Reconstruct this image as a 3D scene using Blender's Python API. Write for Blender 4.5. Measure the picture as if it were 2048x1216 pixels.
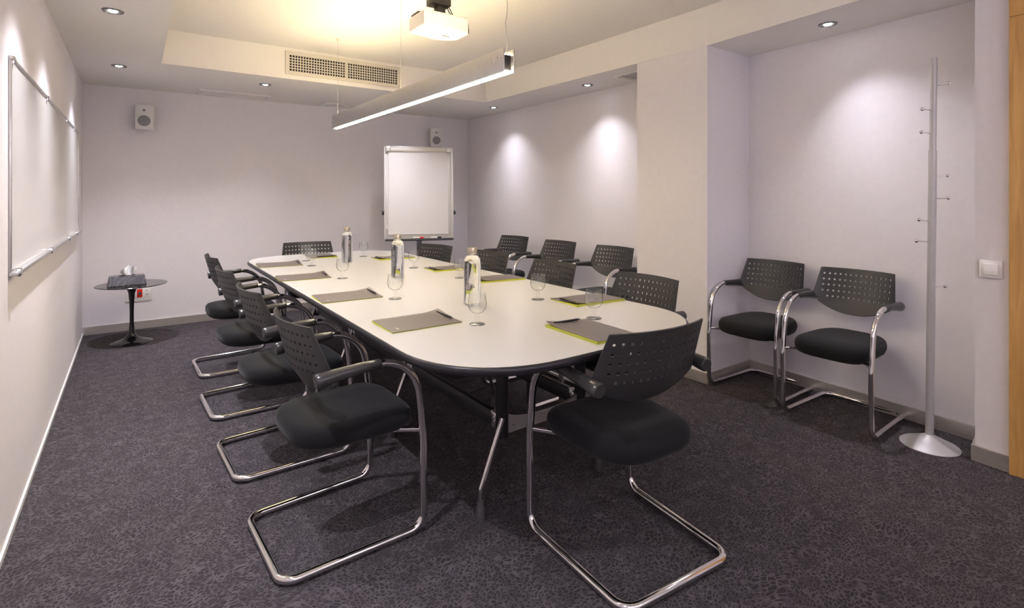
import bpy, bmesh, math, random
from mathutils import Vector, Matrix
random.seed(7)
for o in list(bpy.data.objects): bpy.data.objects.remove(o)
SC = bpy.context.scene
C = SC.collection
PI = math.pi

# ------------------------------------------------------------------ camera, world, exposure
YAW = math.atan2(757.0, 1059.0)          # the room's long axis lies this far left of the optical axis
cam_d = bpy.data.cameras.new('camera'); cam = bpy.data.objects.new('camera', cam_d); C.objects.link(cam)
cam.location = (0, 0, 1.25); cam.rotation_euler = (PI/2, 0, -YAW)
cam_d.sensor_width = 36.0; cam_d.lens = 36.0*1059.0/2048.0; cam_d.shift_y = -218.0/2048.0
cam_d.clip_start = 0.02
SC.camera = cam
w = bpy.data.worlds.new('world'); SC.world = w; w.use_nodes = True
w.node_tree.nodes['Background'].inputs[0].default_value = (0.6, 0.6, 0.65, 1)
w.node_tree.nodes['Background'].inputs[1].default_value = 0.2
SC.view_settings.view_transform = 'Standard'; SC.view_settings.look = 'None'
SC.view_settings.gamma = 1.0; SC.view_settings.use_curve_mapping = False
SC.view_settings.exposure = 2.27
SPOT_W = 14.0; LEFT_W = 30.0; FRONT_FILL_W = 33.0; SPOT_COL = (0.92, 0.90, 1.0)  # the front power feeds only the added fill lamps
TUBE_DOWN = 17.0; TUBE_UP = 14.5; TUBE_COL = (1.0, 0.865, 0.63); TUBE_UP_COL = (1.0, 0.79, 0.44)

# ------------------------------------------------------------------ materials
def nodes(name):
    m = bpy.data.materials.new(name); m.use_nodes = True
    nt = m.node_tree; b = nt.nodes['Principled BSDF']
    return m, nt, b
def mat(name, col, rough=0.5, metal=0.0, var=0.06, scale=40.0, bump=0.0, spec=0.5, sheen=0.0, aniso=None):
    m, nt, b = nodes(name)
    tc = nt.nodes.new('ShaderNodeTexCoord'); n = nt.nodes.new('ShaderNodeTexNoise')
    n.inputs['Scale'].default_value = scale; n.inputs['Detail'].default_value = 3
    if aniso:
        mp = nt.nodes.new('ShaderNodeMapping'); mp.inputs['Scale'].default_value = aniso
        nt.links.new(tc.outputs['Object'], mp.inputs['Vector']); nt.links.new(mp.outputs[0], n.inputs['Vector'])
    else:
        nt.links.new(tc.outputs['Object'], n.inputs['Vector'])
    r = nt.nodes.new('ShaderNodeValToRGB')
    r.color_ramp.elements[0].position = 0.3; r.color_ramp.elements[1].position = 0.7
    r.color_ramp.elements[0].color = tuple(c*(1-var) for c in col)+(1,)
    r.color_ramp.elements[1].color = tuple(min(1, c*(1+var)) for c in col)+(1,)
    nt.links.new(n.outputs['Fac'], r.inputs[0]); nt.links.new(r.outputs[0], b.inputs['Base Color'])
    b.inputs['Roughness'].default_value = rough; b.inputs['Metallic'].default_value = metal
    b.inputs['Specular IOR Level'].default_value = spec
    if sheen: b.inputs['Sheen Weight'].default_value = sheen; b.inputs['Sheen Roughness'].default_value = 0.4
    if bump:
        bp = nt.nodes.new('ShaderNodeBump'); bp.inputs['Strength'].default_value = bump; bp.inputs['Distance'].default_value = 0.002
        nt.links.new(n.outputs['Fac'], bp.inputs['Height']); nt.links.new(bp.outputs[0], b.inputs['Normal'])
    return m
def emit(name, col, s):
    m, nt, b = nodes(name)
    b.inputs['Base Color'].default_value = (0.8, 0.8, 0.8, 1)
    b.inputs['Emission Color'].default_value = col+(1,); b.inputs['Emission Strength'].default_value = s
    return m
M = {}
M['wall'] = mat('wall_paint', (0.835, 0.795, 0.82), 0.85, var=0.015, scale=30, bump=0.04)
M['ceil'] = mat('ceiling_paint', (0.87, 0.84, 0.81), 0.9, var=0.01, scale=20)
M['trimwhite'] = mat('white_trim', (0.75, 0.72, 0.72), 0.5, var=0.01)
M['steel'] = mat('brushed_steel', (0.62, 0.575, 0.54), 0.42, 0.75, var=0.10, scale=6, aniso=(1, 1, 60))
M['chrome'] = mat('chrome', (0.78, 0.76, 0.76), 0.07, 1.0, var=0.01)
M['satin'] = mat('satin_aluminium', (0.62, 0.61, 0.60), 0.38, 0.9, var=0.03)
M['stand'] = mat('silver_paint', (0.52, 0.50, 0.51), 0.45, 0.35, var=0.02)
M['plastic'] = mat('black_plastic', (0.034, 0.032, 0.033), 0.42, var=0.05, scale=200, bump=0.06)
M['arm'] = mat('armrest_plastic', (0.045, 0.043, 0.043), 0.24, var=0.04)
M['fabric'] = mat('black_seat_fabric', (0.012, 0.012, 0.013), 0.95, var=0.2, scale=700, bump=0.3, sheen=0.1, spec=0.2)
M['top'] = mat('cream_laminate', (0.60, 0.585, 0.56), 0.22, var=0.01, scale=60, spec=0.5)
M['edge'] = mat('black_edge', (0.018, 0.016, 0.020), 0.35, var=0.05)
M['darksteel'] = mat('dark_steel', (0.016, 0.014, 0.015), 0.35, 0.0, var=0.05)
M['rubber'] = mat('grey_rubber', (0.07, 0.065, 0.07), 0.6)
M['cover'] = mat('taupe_cover', (0.150, 0.124, 0.112), 0.38, var=0.06, scale=300)
M['lime'] = mat('lime_card', (0.52, 0.55, 0.06), 0.5, var=0.05)
M['print'] = mat('pale_print', (0.42, 0.38, 0.38), 0.5)
M['pen'] = mat('pen_black', (0.012, 0.010, 0.014), 0.3)
M['white'] = mat('white_plastic', (0.90, 0.87, 0.84), 0.4, var=0.01)
M['spk'] = mat('speaker_white', (0.80, 0.77, 0.74), 0.5, var=0.01)
M['spkgrille'] = mat('speaker_grille', (0.30, 0.28, 0.29), 0.7, var=0.15, scale=400)
M['board'] = mat('whiteboard_enamel', (0.72, 0.71, 0.70), 0.22, var=0.005)
M['paper'] = mat('paper', (0.80, 0.78, 0.78), 0.8, var=0.01)
M['grille'] = mat('vent_white', (0.70, 0.66, 0.58), 0.5, var=0.01)
M['dark'] = mat('vent_dark', (0.012, 0.011, 0.010), 0.9)
M['gloss'] = mat('black_lacquer', (0.010, 0.009, 0.010), 0.10)
M['brass'] = mat('pale_brass', (0.62, 0.55, 0.40), 0.28, 1.0, var=0.05)
M['red'] = mat('red_plastic', (0.75, 0.02, 0.015), 0.35)
M['tissue'] = mat('tissue', (0.85, 0.84, 0.85), 0.9)
M['blackmount'] = mat('mount_metal', (0.03, 0.026, 0.022), 0.5)
M['tube'] = emit('tube_glow', TUBE_COL, TUBE_DOWN)
M['tubeup'] = emit('tube_glow_up', TUBE_UP_COL, TUBE_UP)
M['lamp'] = emit('lamp_glow', (0.97, 0.95, 1.0), 9.0)
M['ring'] = mat('downlight_ring', (0.30, 0.29, 0.30), 0.25, 1.0)

def marble():
    m, nt, b = nodes('dark_marble')
    tc = nt.nodes.new('ShaderNodeTexCoord'); n = nt.nodes.new('ShaderNodeTexNoise'); wv = nt.nodes.new('ShaderNodeTexWave')
    n.inputs['Scale'].default_value = 9; n.inputs['Detail'].default_value = 6
    wv.inputs['Scale'].default_value = 5; wv.inputs['Distortion'].default_value = 30; wv.inputs['Detail'].default_value = 4
    nt.links.new(tc.outputs['Object'], wv.inputs['Vector'])
    r = nt.nodes.new('ShaderNodeValToRGB'); e = r.color_ramp.elements
    e[0].position = 0.86; e[0].color = (0.022, 0.020, 0.021, 1); e[1].position = 1.0; e[1].color = (0.16, 0.15, 0.15, 1)
    nt.links.new(wv.outputs['Fac'], r.inputs[0]); nt.links.new(r.outputs[0], b.inputs['Base Color'])
    b.inputs['Roughness'].default_value = 0.12
    return m
M['marble'] = marble()

def wood():
    m, nt, b = nodes('maple_veneer')
    tc = nt.nodes.new('ShaderNodeTexCoord'); mp = nt.nodes.new('ShaderNodeMapping'); mp.inputs['Scale'].default_value = (14, 14, 1.2)
    n = nt.nodes.new('ShaderNodeTexNoise'); n.inputs['Scale'].default_value = 3; n.inputs['Detail'].default_value = 6; n.inputs['Distortion'].default_value = 0.6
    nt.links.new(tc.outputs['Object'], mp.inputs[0]); nt.links.new(mp.outputs[0], n.inputs['Vector'])
    r = nt.nodes.new('ShaderNodeValToRGB'); e = r.color_ramp.elements
    e[0].position = 0.3; e[0].color = (0.56, 0.29, 0.085, 1); e[1].position = 0.7; e[1].color = (0.72, 0.41, 0.135, 1)
    nt.links.new(n.outputs['Fac'], r.inputs[0]); nt.links.new(r.outputs[0], b.inputs['Base Color'])
    b.inputs['Roughness'].default_value = 0.4
    return m
M['wood'] = wood()

def carpet():
    m, nt, b = nodes('carpet')
    N = nt.nodes.new; L = nt.links.new
    geo = N('ShaderNodeNewGeometry')
    n1 = N('ShaderNodeTexNoise'); n1.inputs['Scale'].default_value = 3.2; n1.inputs['Detail'].default_value = 2
    n2 = N('ShaderNodeTexNoise'); n2.inputs['Scale'].default_value = 35; n2.inputs['Detail'].default_value = 2
    L(geo.outputs['Position'], n1.inputs['Vector']); L(geo.outputs['Position'], n2.inputs['Vector'])
    def vec(noise, s):
        a = N('ShaderNodeVectorMath'); a.operation = 'SUBTRACT'; a.inputs[1].default_value = (0.5, 0.5, 0.5)
        L(noise.outputs['Color'], a.inputs[0])
        c = N('ShaderNodeVectorMath'); c.operation = 'SCALE'; c.inputs['Scale'].default_value = s
        L(a.outputs[0], c.inputs[0]); return c
    a1 = vec(n1, 0.22); a2 = vec(n2, 0.016)
    s1 = N('ShaderNodeVectorMath'); L(geo.outputs['Position'], s1.inputs[0]); L(a1.outputs[0], s1.inputs[1])
    s2 = N('ShaderNodeVectorMath'); L(s1.outputs[0], s2.inputs[0]); L(a2.outputs[0], s2.inputs[1])
    mp = N('ShaderNodeMapping'); mp.inputs['Scale'].default_value = (62, 84, 0); mp.inputs['Rotation'].default_value = (0, 0, 0.5)
    L(s2.outputs[0], mp.inputs[0])
    v = N('ShaderNodeTexVoronoi'); v.feature = 'DISTANCE_TO_EDGE'; v.inputs['Scale'].default_value = 1.0; v.inputs['Randomness'].default_value = 0.85
    L(mp.outputs[0], v.inputs['Vector'])
    r = N('ShaderNodeValToRGB'); e = r.color_ramp.elements
    e[0].position = 0.03; e[0].color = (1, 1, 1, 1); e[1].position = 0.16; e[1].color = (0, 0, 0, 1)
    L(v.outputs['Distance'], r.inputs[0])
    # veins fade in and out in patches, fine yarn speckle everywhere
    n3 = N('ShaderNodeTexNoise'); n3.inputs['Scale'].default_value = 14; n3.inputs['Detail'].default_value = 3
    L(geo.outputs['Position'], n3.inputs['Vector'])
    mr = N('ShaderNodeMapRange'); mr.inputs[1].default_value = 0.35; mr.inputs[2].default_value = 0.62; mr.inputs[3].default_value = 0.5; mr.inputs[4].default_value = 1.0
    L(n3.outputs['Fac'], mr.inputs[0])
    mu = N('ShaderNodeMath'); mu.operation = 'MULTIPLY'; L(r.outputs[0], mu.inputs[0]); L(mr.outputs[0], mu.inputs[1])
    n4 = N('ShaderNodeTexNoise'); n4.inputs['Scale'].default_value = 420; n4.inputs['Detail'].default_value = 2
    L(geo.outputs['Position'], n4.inputs['Vector'])
    mr4 = N('ShaderNodeMapRange'); mr4.inputs[1].default_value = 0.3; mr4.inputs[2].default_value = 0.7; mr4.inputs[3].default_value = -0.20; mr4.inputs[4].default_value = 0.25
    L(n4.outputs['Fac'], mr4.inputs[0])
    ad = N('ShaderNodeMath'); ad.operation = 'ADD'; ad.use_clamp = True; L(mu.outputs[0], ad.inputs[0]); L(mr4.outputs[0], ad.inputs[1])
    mx = N('ShaderNodeMix'); mx.data_type = 'RGBA'
    mx.inputs['A'].default_value = (0.034, 0.029, 0.032, 1); mx.inputs['B'].default_value = (0.108, 0.095, 0.100, 1)
    L(ad.outputs[0], mx.inputs['Factor']); L(mx.outputs['Result'], b.inputs['Base Color'])
    b.inputs['Roughness'].default_value = 0.95; b.inputs['Specular IOR Level'].default_value = 0.15
    bp = N('ShaderNodeBump'); bp.inputs['Strength'].default_value = 0.35; bp.inputs['Distance'].default_value = 0.003
    L(ad.outputs[0], bp.inputs['Height']); L(bp.outputs[0], b.inputs['Normal'])
    return m
M['carpet'] = carpet()

def thin_glass():
    m, nt, b = nodes('thin_glass'); nt.nodes.remove(b)
    out = nt.nodes['Material Output']; L = nt.links.new
    lw = nt.nodes.new('ShaderNodeLayerWeight')
    r = nt.nodes.new('ShaderNodeValToRGB'); e = r.color_ramp.elements      # a longer path through the wall at grazing angles absorbs more
    e[0].position = 0.66; e[0].color = (0.985, 0.99, 0.985, 1); e[1].position = 1.0; e[1].color = (0.30, 0.31, 0.30, 1)
    L(lw.outputs['Facing'], r.inputs[0])
    t = nt.nodes.new('ShaderNodeBsdfTransparent'); L(r.outputs[0], t.inputs[0])
    g = nt.nodes.new('ShaderNodeBsdfGlossy'); g.inputs['Roughness'].default_value = 0.03
    p = nt.nodes.new('ShaderNodeMath'); p.operation = 'POWER'; p.inputs[1].default_value = 3.5; L(lw.outputs['Facing'], p.inputs[0])
    f = nt.nodes.new('ShaderNodeMath'); f.operation = 'MULTIPLY_ADD'; f.inputs[1].default_value = 0.5; f.inputs[2].default_value = 0.05; L(p.outputs[0], f.inputs[0])
    mx = nt.nodes.new('ShaderNodeMixShader'); L(f.outputs[0], mx.inputs[0]); L(t.outputs[0], mx.inputs[1]); L(g.outputs[0], mx.inputs[2]); L(mx.outputs[0], out.inputs[0])
    return m
M['glass'] = thin_glass()
def water():
    m, nt, b = nodes('water_bottle_glass')
    b.inputs['Base Color'].default_value = (0.98, 0.99, 0.985, 1)
    b.inputs['Transmission Weight'].default_value = 1.0; b.inputs['IOR'].default_value = 1.33; b.inputs['Roughness'].default_value = 0.0
    return m
M['water'] = water()

# ------------------------------------------------------------------ mesh helpers
def box(bm, x0, x1, y0, y1, z0, z1):
    v = [bm.verts.new((x, y, z)) for z in (z0, z1) for y in (y0, y1) for x in (x0, x1)]
    for f in ((0, 2, 3, 1), (4, 5, 7, 6), (0, 1, 5, 4), (2, 6, 7, 3), (0, 4, 6, 2), (1, 3, 7, 5)):
        bm.faces.new([v[i] for i in f])
def prism(bm, pts, z0, z1):
    a = [bm.verts.new((p[0], p[1], z0)) for p in pts]; b = [bm.verts.new((p[0], p[1], z1)) for p in pts]
    n = len(pts)
    bm.faces.new(a[::-1]); bm.faces.new(b)
    for i in range(n): bm.faces.new((a[i], a[(i+1) % n], b[(i+1) % n], b[i]))
def lathe(bm, prof, n=32, cx=0, cy=0, cap=True):
    rings = []
    for r, z in prof:
        if r < 1e-6: rings.append([bm.verts.new((cx, cy, z))])
        else: rings.append([bm.verts.new((cx+r*math.cos(2*PI*i/n), cy+r*math.sin(2*PI*i/n), z)) for i in range(n)])
    for a, b in zip(rings, rings[1:]):
        for i in range(n):
            j = (i+1) % n
            if len(a) == 1 and len(b) == 1: continue
            if len(a) == 1: bm.faces.new((a[0], b[i], b[j]))
            elif len(b) == 1: bm.faces.new((a[i], b[0], a[j])) if False else bm.faces.new((a[i], a[j], b[0]))
            else: bm.faces.new((a[i], a[j], b[j], b[i]))
    if cap:
        if len(rings[0]) > 1: bm.faces.new(rings[0][::-1])
        if len(rings[-1]) > 1: bm.faces.new(rings[-1])
def tube(bm, pts, r, n=10, closed=False, radii=None):
    pts = [Vector(p) for p in pts]; m = len(pts)
    T = []
    for i in range(m):
        a = pts[(i-1) % m] if (closed or i > 0) else pts[i]; b = pts[(i+1) % m] if (closed or i < m-1) else pts[i]
        T.append((b-a).normalized())
    up = Vector((0, 0, 1)) if abs(T[0].z) < 0.9 else Vector((0, 1, 0))
    N = (up - T[0]*up.dot(T[0])).normalized(); rings = []
    for i in range(m):
        N = (N - T[i]*N.dot(T[i])).normalized(); B = T[i].cross(N); rr = radii[i] if radii else r
        rings.append([bm.verts.new(pts[i] + (N*math.cos(2*PI*k/n)+B*math.sin(2*PI*k/n))*rr) for k in range(n)])
    for i in range(m if closed else m-1):
        a, b = rings[i], rings[(i+1) % m]
        for k in range(n): bm.faces.new((a[k], a[(k+1) % n], b[(k+1) % n], b[k]))
    if not closed: bm.faces.new(rings[0][::-1]); bm.faces.new(rings[-1])
def fillet(ctrl, radii, seg=8):
    """polyline with rounded corners"""
    P = [Vector(p) for p in ctrl]; out = [P[0]]
    for i in range(1, len(P)-1):
        a, c, b = P[i-1], P[i], P[i+1]; r = radii[i]
        d1 = (a-c).normalized(); d2 = (b-c).normalized(); ang = d1.angle(d2)
        if r <= 0 or ang > 3.1: out.append(c); continue
        t = min(r/math.tan(ang/2), (a-c).length*0.48 if i > 1 else (a-c).length*0.95, (b-c).length*0.95 if i == len(P)-2 else (b-c).length*0.9)
        rr = t*math.tan(ang/2); bis = (d1+d2).normalized(); cen = c + bis*(rr/math.sin(ang/2))
        s = c+d1*t-cen; e = c+d2*t-cen; tot = s.angle(e); ax = s.cross(e).normalized()
        for k in range(seg+1): out.append(cen + Matrix.Rotation(tot*k/seg, 3, ax) @ s)
    out.append(P[-1]); return out
def obj(name, bm, m, parent=None, smooth=None, bevel=0.0, loc=None, rz=0.0, weld=True):
    if bevel: bmesh.ops.bevel(bm, geom=bm.edges[:], offset=bevel, segments=2, profile=0.5, affect='EDGES', clamp_overlap=True)
    bmesh.ops.recalc_face_normals(bm, faces=bm.faces[:])
    me = bpy.data.meshes.new(name); bm.to_mesh(me); bm.free()
    mt = M[m] if isinstance(m, str) else m
    me.materials.append(mt)
    if smooth is not None:
        me.shade_smooth() if smooth else None
        me.set_sharp_from_angle(angle=math.radians(smooth if smooth is not True else 40))
    o = bpy.data.objects.new(name, me); C.objects.link(o)
    if parent: o.parent = parent
    if loc: o.location = loc
    o.rotation_euler[2] = rz
    return o
def B(): return bmesh.new()
def bbox(name, m, dims, parent=None, bevel=0.0, **k):
    bm = B(); box(bm, *dims); return obj(name, bm, m, parent, bevel=bevel, smooth=30 if bevel else None, **k)
def tag(o, label, cat, group=None):
    o['label'] = label; o['category'] = cat
    if group: o['group'] = group
    return o
def thing(name, label, cat, loc=(0, 0, 0), rz=0.0, group=None):
    o = bpy.data.objects.new(name, None); C.objects.link(o); o.empty_display_size = 0.05
    o.location = loc; o.rotation_euler = (0, 0, rz); return tag(o, label, cat, group)
def struct(name, bm, m, label=None, **k):
    o = obj(name, bm, m, **k); o['kind'] = 'structure'
    if label: o['label'] = label
    return o
def dup(root, loc, rz, label, group=None):
    def cp(o, parent):
        c = o.copy(); C.objects.link(c); c.parent = parent
        for ch in KIDS[o.name]: cp(ch, c)
        return c
    r = cp(root, None); r.location = loc; r.rotation_euler = (0, 0, rz); r['label'] = label
    if group: r['group'] = group
    return r
KIDS = {}
def index(root):
    KIDS[root.name] = [o for o in bpy.data.objects if o.parent == root]
    for o in KIDS[root.name]: index(o)

# ------------------------------------------------------------------ room shell
XL, YB, XR, ZS, ZT, YF = -0.37, 6.05, 3.60, 2.24, 2.50, -1.30
PX, PY0, PY1 = 3.09, 2.10, 2.70          # pilaster front face and its two sides
AX0, AX1, AY1 = 3.59, 3.485, 0.80        # alcove wall runs from the pilaster to the near corner
NX, NY = 3.229, 0.762                    # short wall with the light switch
bm = B(); box(bm, XL-0.1, 3.8, YF-0.1, YB+0.1, -0.08, 0.0); struct('floor', bm, 'carpet', 'dark grey carpet with a pale cracked-vein pattern')
bm = B(); box(bm, XL-0.1, XL, YF, YB+0.1, 0, 2.6); struct('wall_left', bm, 'wall')
bm = B(); box(bm, XL, XR+0.1, YB, YB+0.1, 0, 2.6); struct('wall_back', bm, 'wall')
bm = B(); box(bm, XR, XR+0.1, PY1, YB, 0, 2.6); struct('wall_right', bm, 'wall')
bm = B(); box(bm, PX, XR+0.1, PY0, PY1, 0, ZS); struct('wall_pilaster', bm, 'wall', 'square wall pier projecting between the chairs')
bm = B(); prism(bm, [(AX0, PY0), (AX0+0.12, PY0), (AX1+0.12, AY1-0.04), (AX1, AY1-0.04)], 0, ZS); struct('wall_alcove', bm, 'wall')
DY0, DY1, DTOP = -0.40, 0.55, 2.05       # door opening in the near right wall
bm = B(); prism(bm, [(NX, NY), (AX1+0.12, AY1-0.002), (AX1+0.12, DY1), (3.21, DY1)], 0, ZS)
box(bm, 3.21, 3.33, YF, DY0, 0, ZS); box(bm, 3.21, 3.33, DY0, DY1, DTOP, ZS)
struct('wall_entrance', bm, 'wall')
bm = B(); box(bm, XL, 3.33, YF-0.1, YF, 0, 2.6); struct('wall_front', bm, 'wall')
bm = B(); box(bm, XL-0.1, 3.8, YF-0.1, YB+0.1, ZT, ZT+0.1); struct('ceiling', bm, 'ceil', 'raised ceiling inside the lowered border')
TX, TY = 0.17, 4.77
bm = B()
prism(bm, [(XL, YF), (TX, YF), (TX, YB), (XL, YB)], ZS, ZT)
prism(bm, [(TX, TY), (3.72, TY), (3.72, YB), (TX, YB)], ZS, ZT)
prism(bm, [(3.06, TY), (3.09, 2.10), (3.00, 1.16), (2.84, -0.6), (3.72, -0.6), (3.72, TY)], ZS, ZT)
prism(bm, [(TX, YF), (3.72, YF), (3.72, -0.6), (TX, -0.6)], ZS, ZT)
struct('ceiling_soffit', bm, 'ceil', 'lowered ceiling border around the raised centre')
# brushed steel skirting
H, T = 0.072, 0.012
bm = B(); box(bm, XL, XR, YB-T, YB, 0, H); struct('baseboard_back', bm, 'steel')
bm = B(); box(bm, XR-T, XR, PY1, YB-T, 0, H); struct('baseboard_right', bm, 'steel')
bm = B(); box(bm, PX-T, PX, PY0-T, PY1+T, 0, H); box(bm, PX, XR-T, PY1, PY1+T, 0, H); box(bm, PX, AX0, PY0-T, PY0, 0, H); struct('baseboard_pilaster', bm, 'steel')
bm = B(); prism(bm, [(AX0-T, PY0-T), (AX0, PY0-T), (AX1, AY1), (AX1-T, AY1)], 0, H); struct('baseboard_alcove', bm, 'steel')
bm = B(); prism(bm, [(NX-T, NY+T), (NX, NY+T), (3.214, 0.635), (3.214-T, 0.635)], 0, H); prism(bm, [(NX, NY), (NX, NY+T), (AX1-T, AY1+0.01), (AX1-T, AY1)], 0, H); struct('baseboard_entrance', bm, 'steel')
bm = B(); box(bm, XL, XL+0.008, YF, YB-T, 0.0, 0.022); struct('baseboard_left', bm, 'trimwhite')
# wooden door in its frame on the near right wall
bm = B(); box(bm, 3.235, 3.275, DY0, DY1, 0.005, DTOP); d1 = struct('door_1', bm, 'wood', 'maple veneered door and frame beside the light switch')
for y0, y1 in ((DY1-0.005, DY1+0.085), (DY0-0.085, DY0+0.005)):
    bm = B(); box(bm, 3.185, 3.232, y0, y1, 0, DTOP-0.005); obj('door_jamb', bm, 'wood', d1, bevel=0.003)
bm = B(); box(bm, 3.185, 3.232, DY0-0.085, DY1+0.085, DTOP-0.004, DTOP+0.08); obj('door_header', bm, 'wood', d1, bevel=0.003)
bm = B(); tube(bm, [(3.235, DY0+0.07, 1.03), (3.18, DY0+0.07, 1.03), (3.175, DY0+0.19, 1.03)], 0.009); obj('door_handle', bm, 'satin', d1, smooth=40)

# ------------------------------------------------------------------ recessed downlights, with added fill lamps among them
def downlight(x, y, label, aim=(0, 0), power=SPOT_W, spread=108, z=ZS):
    t = thing('downlight', label, 'downlight', (x, y, z), 0, 'recessed downlights in the lowered ceiling border')
    bm = B(); lathe(bm, [(0.036, -0.001), (0.038, -0.007), (0.046, -0.007), (0.050, -0.002), (0.050, 0.0)], 28, cap=False); obj('trim_ring', bm, 'ring', t, smooth=40)
    bm = B(); lathe(bm, [(0.0365, -0.002), (0.0, -0.0015)], 28, cap=False); obj('reflector', bm, 'satin', t, smooth=40)
    bm = B(); lathe(bm, [(0.0, -0.007), (0.016, -0.006), (0.022, -0.003), (0.022, -0.002)], 20, cap=False); obj('lamp', bm, 'lamp', t, smooth=40)
    L = bpy.data.lights.new('downlight_beam', 'SPOT'); L.energy = power; L.color = SPOT_COL
    L.spot_size = math.radians(spread); L.spot_blend = 0.45; L.shadow_soft_size = 0.02
    # reflector lamp: intensity falls off as the five-and-a-half power of the cosine from its axis
    L.use_nodes = True; nt = L.node_tree; em = nt.nodes['Emission']; tc = nt.nodes.new('ShaderNodeTexCoord'); sx = nt.nodes.new('ShaderNodeSeparateXYZ')
    ab = nt.nodes.new('ShaderNodeMath'); ab.operation = 'ABSOLUTE'; pw = nt.nodes.new('ShaderNodeMath'); pw.operation = 'POWER'; pw.inputs[1].default_value = 5.5
    nt.links.new(tc.outputs['Normal'], sx.inputs[0]); nt.links.new(sx.outputs['Z'], ab.inputs[0]); nt.links.new(ab.outputs[0], pw.inputs[0]); nt.links.new(pw.outputs[0], em.inputs['Strength'])
    lo = bpy.data.objects.new('downlight_beam', L); C.objects.link(lo); lo.parent = t; lo.location = (0, 0, -0.012)
    lo.rotation_euler = (math.radians(aim[1]), math.radians(aim[0]), 0)
    return t
downlight(-0.09, 5.05, 'downlight above the corner with the small black pedestal table', power=LEFT_W, aim=(-7, 0))
downlight(-0.09, 3.56, 'downlight above the middle of the whiteboard', power=LEFT_W, aim=(-7, 0))
downlight(-0.09, 2.75, 'downlight above the whiteboard end away from the back wall', power=LEFT_W, aim=(-7, 0))
downlight(-0.09, 1.30, 'added fill downlight above the bare wall beside the whiteboard', power=LEFT_W, aim=(-7, 0))  # out of view, added as fill for the near whiteboard wall
downlight(0.96, 5.14, 'downlight beside the access panel near the back wall', power=22.0)
downlight(2.20, 5.14, 'added back wall fill downlight, hidden beyond the far half of the pendant lamp', power=13.0)  # added to brighten the right part of the back wall
downlight(3.31, 4.99, 'downlight in the corner above the flip chart')
downlight(3.32, 3.48, 'downlight beside the small ceiling grille')
downlight(3.27, 1.43, 'downlight above the alcove chairs', power=13.0, aim=(7, -12))
downlight(-0.09, 0.10, 'added fill downlight at the far end of the whiteboard wall, opposite the door', power=LEFT_W, aim=(-7, 0))  # unseen lamp, added to fill the near left wall and floor
downlight(3.02, 0.10, 'added fill downlight above the wooden door', power=4.0)  # unseen lamp, added to lift the door and its surroundings
downlight(0.6, -0.95, 'added fill downlight over the wall facing the flip chart, whiteboard side', power=FRONT_FILL_W, aim=(0, -35))  # added behind the camera; this row bounces soft fill off the front wall
downlight(1.5, -0.95, 'added fill downlight over the middle of the wall facing the flip chart', power=FRONT_FILL_W, aim=(0, -35))  # middle lamp of the added bounce-fill row
downlight(-0.05, -0.95, 'added fill downlight in the corner of the whiteboard wall and the wall facing the flip chart', power=FRONT_FILL_W, aim=(0, -35))  # corner lamp of the added bounce-fill row
downlight(2.4, -0.95, 'added fill downlight over the wall facing the flip chart, door side', power=FRONT_FILL_W, aim=(0, -35))  # door-side lamp of the added bounce-fill row

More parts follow.
